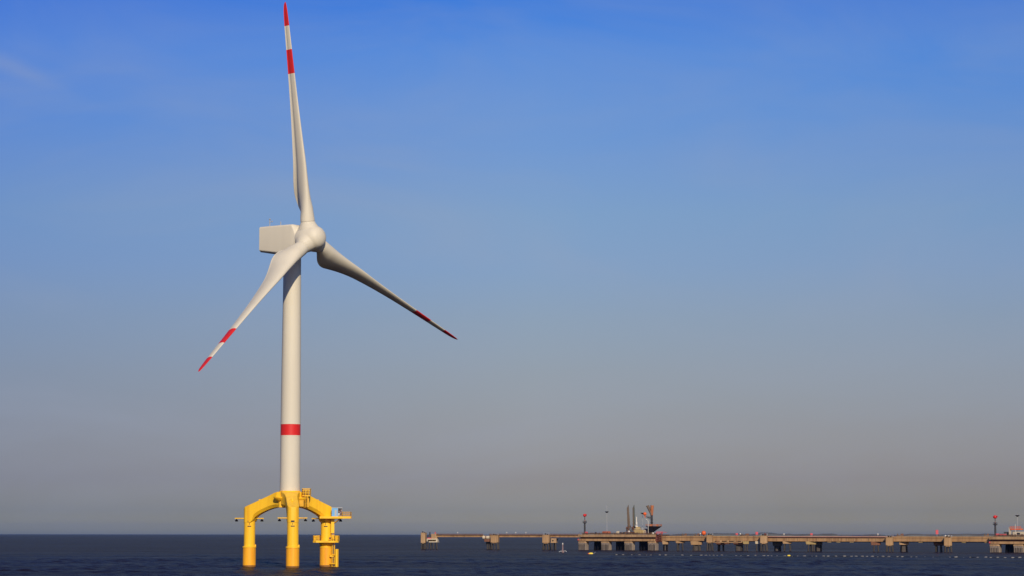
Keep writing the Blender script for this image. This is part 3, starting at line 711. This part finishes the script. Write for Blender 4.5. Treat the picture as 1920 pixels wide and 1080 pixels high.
def loading_arm(px, mat, label, lean):
    o = on_deck('tanker_loading_crane', label, 'loading crane', px, -3, ZP, 'upright loading arms', rz=YW)
    mb = MB(); mb.tube((0, 0, 0), (0, 0, 4.2), .62, .5, 12); mb.box((0, 0, .2), (2.2, 2.0, .4)); mb.build('riser', M['rust'], o)
    mb = MB(); mb.tube((.55, 0, 3.2), (lean, 0, 14.6), .5, .42, 10); mb.tube((lean, 0, 14.4), (lean+.25, -.1, 15.7), .34, .16, 10); mb.build('inboard_pipe', M[mat], o)
    mb = MB(); mb.tube((-.2, -.3, 4.4), (lean-.35, -.3, 14.2), .3, .25, 8); mb.tube((lean, 0, 14.5), (lean-.4, -.3, 14.1), .25, n=8); mb.build('outboard_pipe', M['bronze'], o)
    mb = MB(); mb.box((.3, .3, 4.3), (1.8, .9, .9), bev=.15); mb.box((-.9, .2, 3.3), (.9, .8, 1.5), bev=.15); mb.tube((-.9, 0, 2.6), (.9, 0, 4.9), .16, n=8); mb.build('counterweight', M['rust'], o)
    mb = MB(); mb.ball((.55, -1.3, 1.35), .62, 12, sz=1.2); mb.build('white_valve', M['float'], o)
    mb = MB(); mb.tube((-1.1, -.5, 0), (-1.1, -.5, 3.4), .1, n=6); mb.tube((1.1, -.5, 0), (1.1, -.5, 4.6), .1, n=6); mb.tube((-1.1, -.5, 3.2), (1.1, -.5, 4.4), .08, n=6); mb.rail([(-1.2, -.6, 2.2), (1.2, -.6, 2.2)], 1, .8, .05)
    for z in (1.0, 2.0, 3.6): mb.box((.1, .5, z), (2.4, .25, .22))
    mb.tube((1.6, .4, 0), (.4, .3, 4.9), .13, n=6); mb.tube((-1.6, .4, 0), (-.3, .3, 4.4), .13, n=6); mb.build('brace', M['dark'], o)
loading_arm(1178.5, 'bronze', 'brown upright loading arm, the left of the two', -.2)
loading_arm(1188.5, 'greygreen', 'grey-green upright loading arm next to the white mast', 0.0)
o = on_deck('pump_skid', 'dark low machinery skid between the two loading arms', 'machinery', 1181, 0)
mb = MB(); mb.box((0, 0, .4), (9, 2.4, .75), bev=.2); mb.box((2, 0, 1.1), (2.0, 1.6, .9)); mb.build('skid', M['dark'], o)
mb = MB(); mb.tube((-4.4, -1.3, .7), (-1.5, -1.3, 1.3), .2, n=8); mb.tube((-1.5, -1.3, 1.3), (4, -1.3, 1.0), .2, n=8); mb.build('hose', M['rust'], o)
o = on_deck('machinery_house', 'ochre stepped machinery house with pipework below the white mast', 'machinery', 1200, -2, rz=YW)
mb = MB(); mb.box((0, 0, 1.2), (5.6, 4, 2.2), bev=.15); mb.build('lower_house', M['ochre'], o)
mb = MB(); mb.box((-1.0, 0, 3.1), (3.4, 3, 1.9), taper=.62, bev=.1); mb.build('hopper', M['ochre'], o)
mb = MB(); mb.box((3.9, -.8, 1.6), (2.6, 2, 3.0), bev=.1); mb.build('pump_housing', M['mauve'], o)
mb = MB()
for i in range(5):
    x = 2.3+.8*i; mb.path([(x, -2.1, .1), (x+.2, -2.1, 1.6+.5*(i % 2)), (x+.7, -2.0, 2.5), (x+.9, -1.9, 1.2)], .13, 7)
mb.rail([(-2.7, -2.0, 2.3), (2.7, -2.0, 2.3)], 1.0, 1.0, .05); mb.build('pipework', M['cream'], o)
o = on_deck('signal_mast', 'short white stepped mast on top of the ochre machinery house', 'mast', 1193.5, -2, ZP+4.05)
mb = MB(); mb.lathe([(.85, 0), (.8, .5), (.58, .7), (.54, 2.4), (.36, 2.6), (.30, 5.2), (.05, 5.4)], n=14); mb.build('mast', M['float'], o)
mb = MB(); mb.box((0, 0, .6), (1.5, 1.2, .14)); mb.rail([(-.7, -.6, .6), (.7, -.6, .6)], .7, .7, .05); mb.build('step', M['galv'], o)

# gangway tower with wedge-shaped platform and V-shaped top
o = on_deck('gangway_tower', 'black tower with a wedge platform and an orange V-shaped top', 'tower', 1219.5, -1, rz=YW)
mb = MB()
for y in (-1.3, .9):
    vs_ = [(-2.3, 4.35), (6.0, 4.35), (5.4, 3.95), (1.9, 1.5), (1.0, .0), (-1.2, 0), (-1.2, 3.6)]
    a = [(x, y, z) for x, z in vs_]; b = [(x, y+.4, z) for x, z in vs_]
    mb.loft([a, b], 0, False)
mb.box((1.7, 0, 4.28), (8.0, 2.2, .2)); mb.build('wedge_platform', M['black'], o)
mb = MB(); mb.rail([(-2.2, -1.3, 4.4), (5.9, -1.3, 4.4), (5.9, 1.2, 4.4), (-2.2, 1.2, 4.4)], .95, .9, .08); mb.box((3.9, -.9, 4.9), (1.0, .8, 1.0)); mb.box((.6, -.9, 4.85), (1.3, .9, .8)); mb.build('orange_railing', M['orange_brown'], o)
mb = MB(); mb.tube((.75, 0, 4.3), (.75, 0, 11.2), .62, .55, 12)
for z in (6.2, 8.0, 9.8): mb.lathe([(.62, z), (.85, z+.1), (.6, z+.3)], (.75, 0), 12)
mb.build('mast', M['dark'], o)
mb = MB(); mb.tube((.85, 0, 10.2), (1.0, 0, 15.4), .6, .95, 10); mb.build('telescopic_ladder', M['orange_brown'], o)
mb = MB(); mb.tube((.6, -.3, 10.6), (-1.5, -.3, 15.3), .5, .75, 10); mb.tube((.3, .2, 12.5), (-.9, .2, 15.2), .25, n=8); mb.build('folded_gangway', M['bronze'], o)
mb = MB(); mb.tube((.6, -.2, 8.7), (-2.6, -.2, 9.4), .16, n=8); mb.tube((.6, -.2, 8.0), (-1.6, -.2, 8.9), .12, n=8); mb.rail([(-2.6, -.2, 8.9), (.4, -.2, 8.6)], .9, 1.0, .06); mb.build('side_boom', M['dark'], o)
mb = MB(); mb.ball((-2.9, -.2, 10.9), .95, 16, sz=.95); mb.tube((-2.75, -.2, 9.0), (-2.8, -.2, 10.2), .25, n=8); mb.build('nozzle', M['orange'], o)
o = on_deck('bent_lamp_post', 'pale lamp post with a bent arm in front of the black tower', 'lamp post', 1215.5, 1, rz=YW)
mb = MB(); mb.path([(0, 0, 0), (0, 0, 7.0), (-.3, 0, 7.6), (-1.2, 0, 8.1)], .13, 8); mb.build('post', M['float'], o)
mb = MB(); mb.box((-1.5, 0, 8.15), (.8, .35, .2)); mb.build('lamp_head', M['galv'], o)
o = on_deck('red_stair_tower', 'rust-red stair tower with pink railings at the right end of the platform', 'stairs', 1236, 2.6, 4.4, rz=YW)
mb = MB()
for i in range(4):
    mb.box((0, 0, .4+1.05*i), (2.9, 2.6, .18)); mb.tube((-1.3+.2*i, -1.35, .4+1.05*i), (1.3, -1.35, 1.45+1.05*i), .16, n=6)
for x in (-1.4, 1.4):
    for y in (-1.2, 1.2): mb.tube((x, y, -.2), (x, y, 4.6), .15, n=6)
mb.box((-1.3, -.2, 1.6), (1.0, 2.0, 3.0)); mb.box((.6, .6, 2.0), (2.0, .3, 4.0)); mb.build('stair_flights', M['redbrown'], o)
mb = MB(); mb.rail([(-1.4, -1.3, 4.3), (1.6, -1.3, 4.3), (1.6, 1.3, 4.3)], 1.1, .5, .1); mb.tube((1.6, -1.3, 5.3), (4.2, -1.3, 5.0), .12, n=6); mb.build('top_railing', M['pink'], o)
o = on_deck('white_buoy', 'small white ball float lying on the deck edge left of the red stair tower', 'float', 1224.5, 2.5)
mb = MB(); mb.ball((0, 0, .6), .6, 14); mb.build('ball', M['float'], o)
mb = MB(); mb.lathe([(.3, 0), (.3, .12)], n=10); mb.build('foot', M['dark'], o)

# ------------------------------------------------------------------ approach trestle
ta, tb = along(1240), along(1861)
tr = thing('approach_trestle', 'long tan approach trestle running right from the stair tower to the right-hand platform', 'bridge', J(0), JRZ)
sup = [1240, 1331, 1432.5, 1530, 1600, 1668, 1777.5, 1861]
for i, (a, b) in enumerate(zip(sup[:-1], sup[1:])):
    sa, sb = along(a), along(b)
    if i in (0, 1, 5, 6):                       # closed box spans
        mb = MB(); mb.box(((sa+sb)/2, 0, 6.45-.006*i), (sb-sa-.12, 5, 2.2)); mb.box(((sa+sb)/2, -2.35, 5.22-.006*i), (sb-sa-.12, .9, .35)); mb.box(((sa+sb)/2, -2.6, 6.9), (sb-sa-.3, .25, .18)); mb.build('box_girder', M['girder'], tr)
        mb = MB(); mb.box(((sa+sb)/2, -.6, 4.86-.006*i), (sb-sa-1.2, 2.6, .36)); mb.build('deck_shade_strip', M['black'], tr)  # black strip added as the shade line under the deck
    else:                                       # beam below, pipe rack above
        mb = MB(); mb.box(((sa+sb)/2, 0, 5.75), (sb-sa-.12, 4.6, 1.5)); mb.box(((sa+sb)/2, -2.2, 5.05), (sb-sa-.12, .8, .25)); mb.build('box_girder', M['girder'], tr)
        mb = MB(); mb.box(((sa+sb)/2, -.6, 4.76), (sb-sa-1.2, 2.4, .36)); mb.build('deck_shade_strip', M['black'], tr)  # same added black strip: shade along the girder's lower edge
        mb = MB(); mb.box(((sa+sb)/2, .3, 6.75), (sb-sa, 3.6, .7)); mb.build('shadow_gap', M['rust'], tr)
        mb = MB(); mb.tube((sa, -2.2, 7.25), (sb, -2.2, 7.25), .26, n=10); mb.tube((sa, -1.5, 7.3), (sb, -1.5, 7.3), .26, n=10); mb.box(((sa+sb)/2, 0, 7.12), (sb-sa, 4.4, .2)); mb.build('deck_pipes', M['girder_pink'], tr)
        for k in range(5):
            mb = MB(); mb.box((sa+(sb-sa)*(k+.5)/5, -2.36, 5.75), (.5, .3, 1.45)); mb.build('stiffener', M['conc2'], tr)
for px in (1555, 1597, 1726, 1807, 1850, 1572):
    s = along(px, 2); mb = MB(); mb.box((s, -1.6, 4.75), (2.2, 1.6, .6), bev=.2); mb.build('corbel', M['ochre'], tr)
for a, b in ((1245, 1325), (1345, 1426), (1440, 1655), (1675, 1765), (1785, 1850)):
    mb = MB(); mb.rail([(along(a), -2.3, 7.5), (along(b), -2.3, 7.5)], 1.0, 3.2, .035, mid=(.5, 1)); mb.build('railing', M['rust'], tr)
# lower gallery with four dark openings
ga, gb = along(1337, 3.2), along(1392, 3.2); gl = gb-ga
g_ = thing('lower_gallery', 'tan gallery with four dark slots under the deck, between two dolphins', 'gallery', J(ga, 3.2), JRZ)
mb = MB(); mb.box((gl/2, 0, 4.35), (gl, 1.2, .55)); mb.build('sill', M['conc'], g_)
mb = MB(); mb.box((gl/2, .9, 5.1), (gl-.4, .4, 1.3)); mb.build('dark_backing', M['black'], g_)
for i in range(5):
    mb = MB(); mb.box((gl*i/4*.97+.3, 0, 5.05), (.75, .9, .9)); mb.build('post', M['conc2'], g_)
for i in range(3):
    mb = MB(); x = gl*(.18+.3*i); mb.box((x, .2, 3.75), (2.6, 1.2, .7), taper=1.2, bev=.1); mb.build('corbel', M['rust'], g_)
# piers
def pier(px, off, capw, capd, zc, label, legs, spl=.25, mat='conc', lm='pile', dark=False, yaw=None):
    o = thing('trestle_pier', label, 'pier', J(along(px, off), off), YW if yaw is None else yaw, 'piers under the trestle')
    mb = MB(); ch_ = 4.93-zc; mb.box((0, 0, zc+ch_/2), (capw, capd, ch_), bev=.15, taper=1.12); mb.build('pier_cap', M[mat], o)
    if dark:
        mb = MB(); mb.box((0, .5, zc/2-.5), (capw*.8, capd*.6, zc+1), taper=.85); mb.build('pier_shaft', M['conc_dark'], o)
    piles(o, legs, zc+.1, spl, .38, lm)
L4 = [(-1.3, -.7), (1.3, -.7), (-.9, .8), (.9, .8)]
pier(1275.5, 1, 4.3, 2.4, 3.85, 'four-legged pier, first right of the stair tower', L4)
pier(1248, 1, 3.0, 2.6, 3.2, 'tan pier cap on dark legs hard against the stair tower', [(-.8, -.7), (.8, -.7)], .05, 'conc2', 'black', True)
pier(1306, 1.5, 5.6, 2.6, 3.0, 'broad low pier with a dark shaft left of the orange ball', L4, .1, 'conc', 'pile', True)
pier(1352, 1, 4.0, 2.4, 2.9, 'dark pier under the left end of the slotted gallery', L4, .2, 'rust', 'black')
pier(1386, 1, 5.2, 2.6, 3.0, 'dark rounded pier under the right end of the slotted gallery', L4, .1, 'rust', 'pile', True)
pier(1399, 2.5, 2.8, 2.2, 3.5, 'slim ochre pier right of the slotted gallery', [(-.6, -.5), (.6, -.5)], .1, 'ochre')
pier(1421, 2.5, 2.4, 2.2, 3.6, 'short cap with white fittings left of the middle dolphin', [(-.6, -.5), (.6, -.5)], .1, 'cream')
pier(1458, -3, 4.6, 2.6, 2.6, 'dark pier set back behind the splayed one, right of the middle dolphin', L4, .05, 'conc_dark', 'black', True)
pier(1476, 1, 4.2, 2.2, 3.75, 'pale-capped pier on two widely splayed legs above the yellow float', [(-1.2, -.6), (1.2, -.6), (-1.2, .7), (1.2, .7)], .5, 'conc2', 'pile')
pier(1521, 1, 5.0, 2.4, 3.45, 'ochre-capped pier with pale legs under the pipe-lined deck', [(-1.3, -.7), (.6, -.7), (1.3, -.6), (-.4, .7)], .25, 'ochre', 'pile')
pier(1535, -2, 3.4, 2.4, 2.9, 'dark pier standing behind the ochre-capped one', L4, .05, 'conc_dark', 'black', True)
pier(1642, 1, 4.4, 2.4, 3.2, 'pier with a slanted dark cap and V-shaped legs left of a tan dolphin', [(-.8, -.6), (1.1, -.6)], .4, 'rust', 'pile')
pier(1695, 0, 4.4, 2.6, 3.4, 'pier with a broad black shaft right of a tan dolphin', L4, .25, 'conc2', 'black', True)
pier(1760, -2, 4.6, 2.6, 3.0, 'shaded pier just behind the ochre dolphin', L4, .15, 'rust', 'pile')
# small things on the trestle deck
def deck_item(px, off, z, name, label, cat, kind, mat, s=1.0, group=None):
    o = thing(name, label, cat, J(along(px, off), off, z), YW, group)
    if kind == 'ball':
        mb = MB(); mb.ball((0, 0, 1.55*s), 1.2*s, 18); mb.build('ball', M[mat], o)
        mb = MB(); mb.tube((0, 0, -.1), (0, 0, .6*s), .5, .3, 10); mb.build('pedestal', M['dark'], o)
    elif kind == 'board':
        mb = MB(); mb.tube((0, 0, -.1), (0, 0, .7*s), .1, n=6); mb.build('post', M['galv'], o)
        mb = MB(); mb.box((0, 0, 1.1*s), (1.3, .5, 1.1*s), bev=.12); mb.build('cabinet', M[mat], o)
    elif kind == 'lamp':
        mb = MB(); mb.tube((0, 0, -.1), (0, 0, .9*s), .1, n=6); mb.build('post', M['galv'], o)
        mb = MB(); mb.ball((0, 0, 1.2*s), .42, 10); mb.build('lamp_head', M['float'], o)
    elif kind == 'valve':
        mb = MB(); mb.box((0, 0, .4), (3.6*s, 1.2, .6), bev=.1); mb.tube((-1.2*s, 0, .7), (-1.2*s, 0, 1.4), .2, n=8); mb.build('valve_body', M[mat], o)
        mb = MB(); mb.box((.9*s, 0, 1.0), (1.4*s, .9, .7), bev=.1); mb.build('cover', M['rust'], o)
    return o
deck_item(1319.5, 1.5, 7.55, 'signal_ball', 'big orange ball on a pedestal on the trestle deck', 'signal ball', 'ball', 'orange')
gr = 'red fire cabinets along the trestle'
deck_item(1381.5, 1.5, 7.55, 'fire_cabinet', 'small faded red cabinet beside the white lamp, midway between the ball and middle dolphin', 'cabinet', 'board', 'pink', .9, gr)
deck_item(1419, 0, 7.55, 'fire_cabinet', 'faded red cabinet just left of the middle dolphin', 'cabinet', 'board', 'pink', 1.3, gr)
deck_item(1435, 2, 7.6, 'fire_cabinet', 'dark red cabinet standing on the middle dolphin', 'cabinet', 'board', 'redbrown', .8, gr)
deck_item(1521.5, 1.5, 7.45, 'fire_cabinet', 'crimson cabinet alone on the pipe-lined deck', 'cabinet', 'board', 'pink', .95, gr)
deck_item(1757, 1.5, 7.55, 'fire_cabinet', 'tall pinkish-red cabinet left of the ochre dolphin', 'cabinet', 'board', 'pink', 1.9, gr)
gl_ = 'small lamps on the trestle deck'
for px, lab, s in ((1313, 'small pale lamp left of the orange ball', 1.1), (1388, 'pale lamp between the red cabinet and a dark valve', 1.0), (1470, 'leaning pale lamp right of the middle dolphin', .9), (1646, 'pale twin lamp above the V-legged pier', .9), (1773, 'left pale lamp on top of the ochre dolphin', .7), (1779, 'right pale lamp on top of the ochre dolphin', .6)):
    deck_item(px, 1.5, 7.45 if px < 1700 else 7.0, 'deck_lamp', lab, 'lamp', 'lamp', 'float', s, gl_)
gv = 'valve stations on the trestle deck'
for px, lab, s in ((1397, 'brown valve station right of the white lamp', 1.3), (1283, 'low valve station above the first four-legged pier', .8), (1307, 'dark valve station left of the orange ball', .8), (1688, 'dark valve station above the black-shafted pier', 1.0), (1850, 'upright brown valve station at the right end of the trestle', .7)):
    deck_item(px, .5, 7.5, 'valve_station', lab, 'valve', 'valve', 'bronze', s, gv)

# cream cabin on the right-hand platform
o = on_deck('operator_cabin', 'cream cabin with a red top on the right-hand loading platform', 'cabin', 1904, -2, ZQ)
mb = MB(); mb.box((-2.3, -.9, 2.2), (.9, .9, 4.4)); mb.box((2.2, 0, 1.2), (6.0, 3, 2.3), bev=.08); mb.box((4.3, -1.2, 2.1), (3.4, .4, .4)); mb.build('cabin_wall', M['cream'], o)
mb = MB(); mb.box((-.2, -1.3, 1.7), (1.5, .3, 1.6)); mb.box((2.3, -1.55, 1.35), (1.6, .1, 1.0)); mb.build('window', M['dark'], o)
mb = MB(); mb.box((.9, -.4, 3.5), (5.4, 2.6, .6), bev=.1); mb.rail([(-2, -1.6, 3.7), (3.6, -1.6, 3.7)], 1.1, .9, .08); mb.build('red_top', M['orange'], o)
mb = MB(); mb.tube((.8, -1.6, 0), (.8, -1.6, 5.8), .12, n=8); mb.build('vent_pipe', M['float'], o)
o = on_deck('locker', 'faded red locker between the nozzle tower and cream cabin', 'locker', 1881, 0, ZQ)
mb = MB(); mb.box((0, 0, .7), (3.0, 1.4, 1.2), bev=.08); mb.build('body', M['pink'], o)
mb = MB(); mb.box((0, 0, 1.36), (3.2, 1.6, .12)); mb.build('lid', M['mauve'], o)
o = on_deck('locker', 'dark grey locker left of the cream cabin', 'locker', 1888, -3, ZQ)
mb = MB(); mb.box((0, 0, 1.1), (2.4, 1.6, 2.0), bev=.08); mb.build('body', M['greygreen'], o)
mb = MB(); mb.box((0, 0, 2.16), (2.6, 1.8, .12)); mb.build('lid', M['dark'], o)

# ------------------------------------------------------------------ buoys and the floating boom
k = tanx(1055); Yb = 1085
o = thing('spar_buoy', 'thin pinkish spar buoy on a round float with two side arms, in open water', 'buoy', (k*Yb, Yb, 0))
mb = MB(); mb.tube((0, 0, .4), (0, 0, 3.9), .36, .28, 12); mb.build('spar', M['mauve'], o)
mb = MB(); mb.tube((0, 0, 3.9), (0, 0, 4.5), .3, .2, 10); mb.build('top_light', M['float'], o)
mb = MB(); mb.ball((.1, 0, .5), .62, 14); mb.build('float_body', M['mauve'], o)
mb = MB(); mb.path([(0, 0, .75), (-.9, 0, .85), (-1.7, 0, .45)], .15, 8); mb.path([(0, 0, .75), (1.0, 0, 1.05), (1.8, 0, .6)], .11, 8); mb.build('side_arm', M['galv'], o)
k = tanx(1108); Yb = 1028
o = thing('marker_float', 'yellow and red float at the left end of the float line', 'float', (k*Yb, Yb, 0), R(5))
mb = MB(); mb.lathe([(.05, -.9), (.4, -.75), (.5, 0), (.4, .75), (.05, .9)], n=12)
me_rot = [(z, y, x+.18) for x, y, z in mb.v]; mb.v = me_rot; mb.build('float_body', M['floaty'], o)
mb = MB(); mb.box((-.95, 0, .25), (.7, .5, .4)); mb.build('nose', M['orange'], o)
mb = MB(); mb.tube((1.0, 0, .1), (2.0, 0, .9), .06, n=6); mb.build('rod', M['galv'], o)

def boom_pt(px):
    y = 1040.2+(px-1150)*(1045.8-1040.2)/(1900-1150)
    Yd = EYE*FOC/(y-1001.6-(px-960)*math.tan(ROLL))*1.0
    return Vector((tanx(px)*Yd, Yd, 0))
line = [boom_pt(px) for px in range(1150, 1960, 10)]
mb = MB(); mb.path([(p_.x, p_.y, .02+.05*math.sin(i*2.1)) for i, p_ in enumerate(line)], .13, 6)
tag(mb.build('float_line', M['black']), 'dark rope strung with pale floats across the water before the jetty', 'rope')
mb = MB(); mb.lathe([(.03, -.62), (.2, -.55), (.27, -.3), (.27, .3), (.2, .55), (.03, .62)], n=10)
mb.v = [(z, y, x+.16) for x, y, z in mb.v]
proto = None; px = 1156.0; rg = random.Random(11)
bl_label = 'pale oblong float on the dark rope before the jetty'
while px < 1925:
    p_ = boom_pt(px)
    if proto is None: proto = o = tag(mb.build('boom_float', M['boom']), bl_label, 'float', 'pale floats on the rope')
    else: o = proto.copy(); C.objects.link(o)
    o.location = (p_.x, p_.y, rg.uniform(-.12, .06)); o.rotation_euler = (0, rg.uniform(-.1, .1), JRZ+rg.uniform(-.7, .7)); s = rg.uniform(.55, 1.1); o.scale = (s, s, s)
    px += rg.uniform(8, 17) if px > 1440 else rg.uniform(5, 19)
p_ = boom_pt(1478.5)
o = tag(mb.build('marker_float', M['floaty'], None, (p_.x, p_.y-.6, .1)), 'bright yellow float on the rope below the splayed pale-capped pier', 'float'); o.scale = (1.0, 1.2, 1.1)

# ------------------------------------------------------------------ haze
HAZE = True
if HAZE:
    mb = MB(); mb.box((0, 19000, 81), (86000, 46000, 178))
    hz = mb.build('haze', [bpy.data.materials.new('haze_air')])
    hz['kind'] = 'stuff'
    m = hz.data.materials[0]; m.use_nodes = True
    t = m.node_tree; t.nodes.remove(t.nodes['Principled BSDF'])
    v = t.nodes.new('ShaderNodeVolumePrincipled')
    v.inputs['Color'].default_value = (.21, .34, .66, 1); v.inputs['Density'].default_value = 1.9e-5; v.inputs['Anisotropy'].default_value = 0
    t.links.new(v.outputs[0], t.nodes['Material Output'].inputs['Volume'])
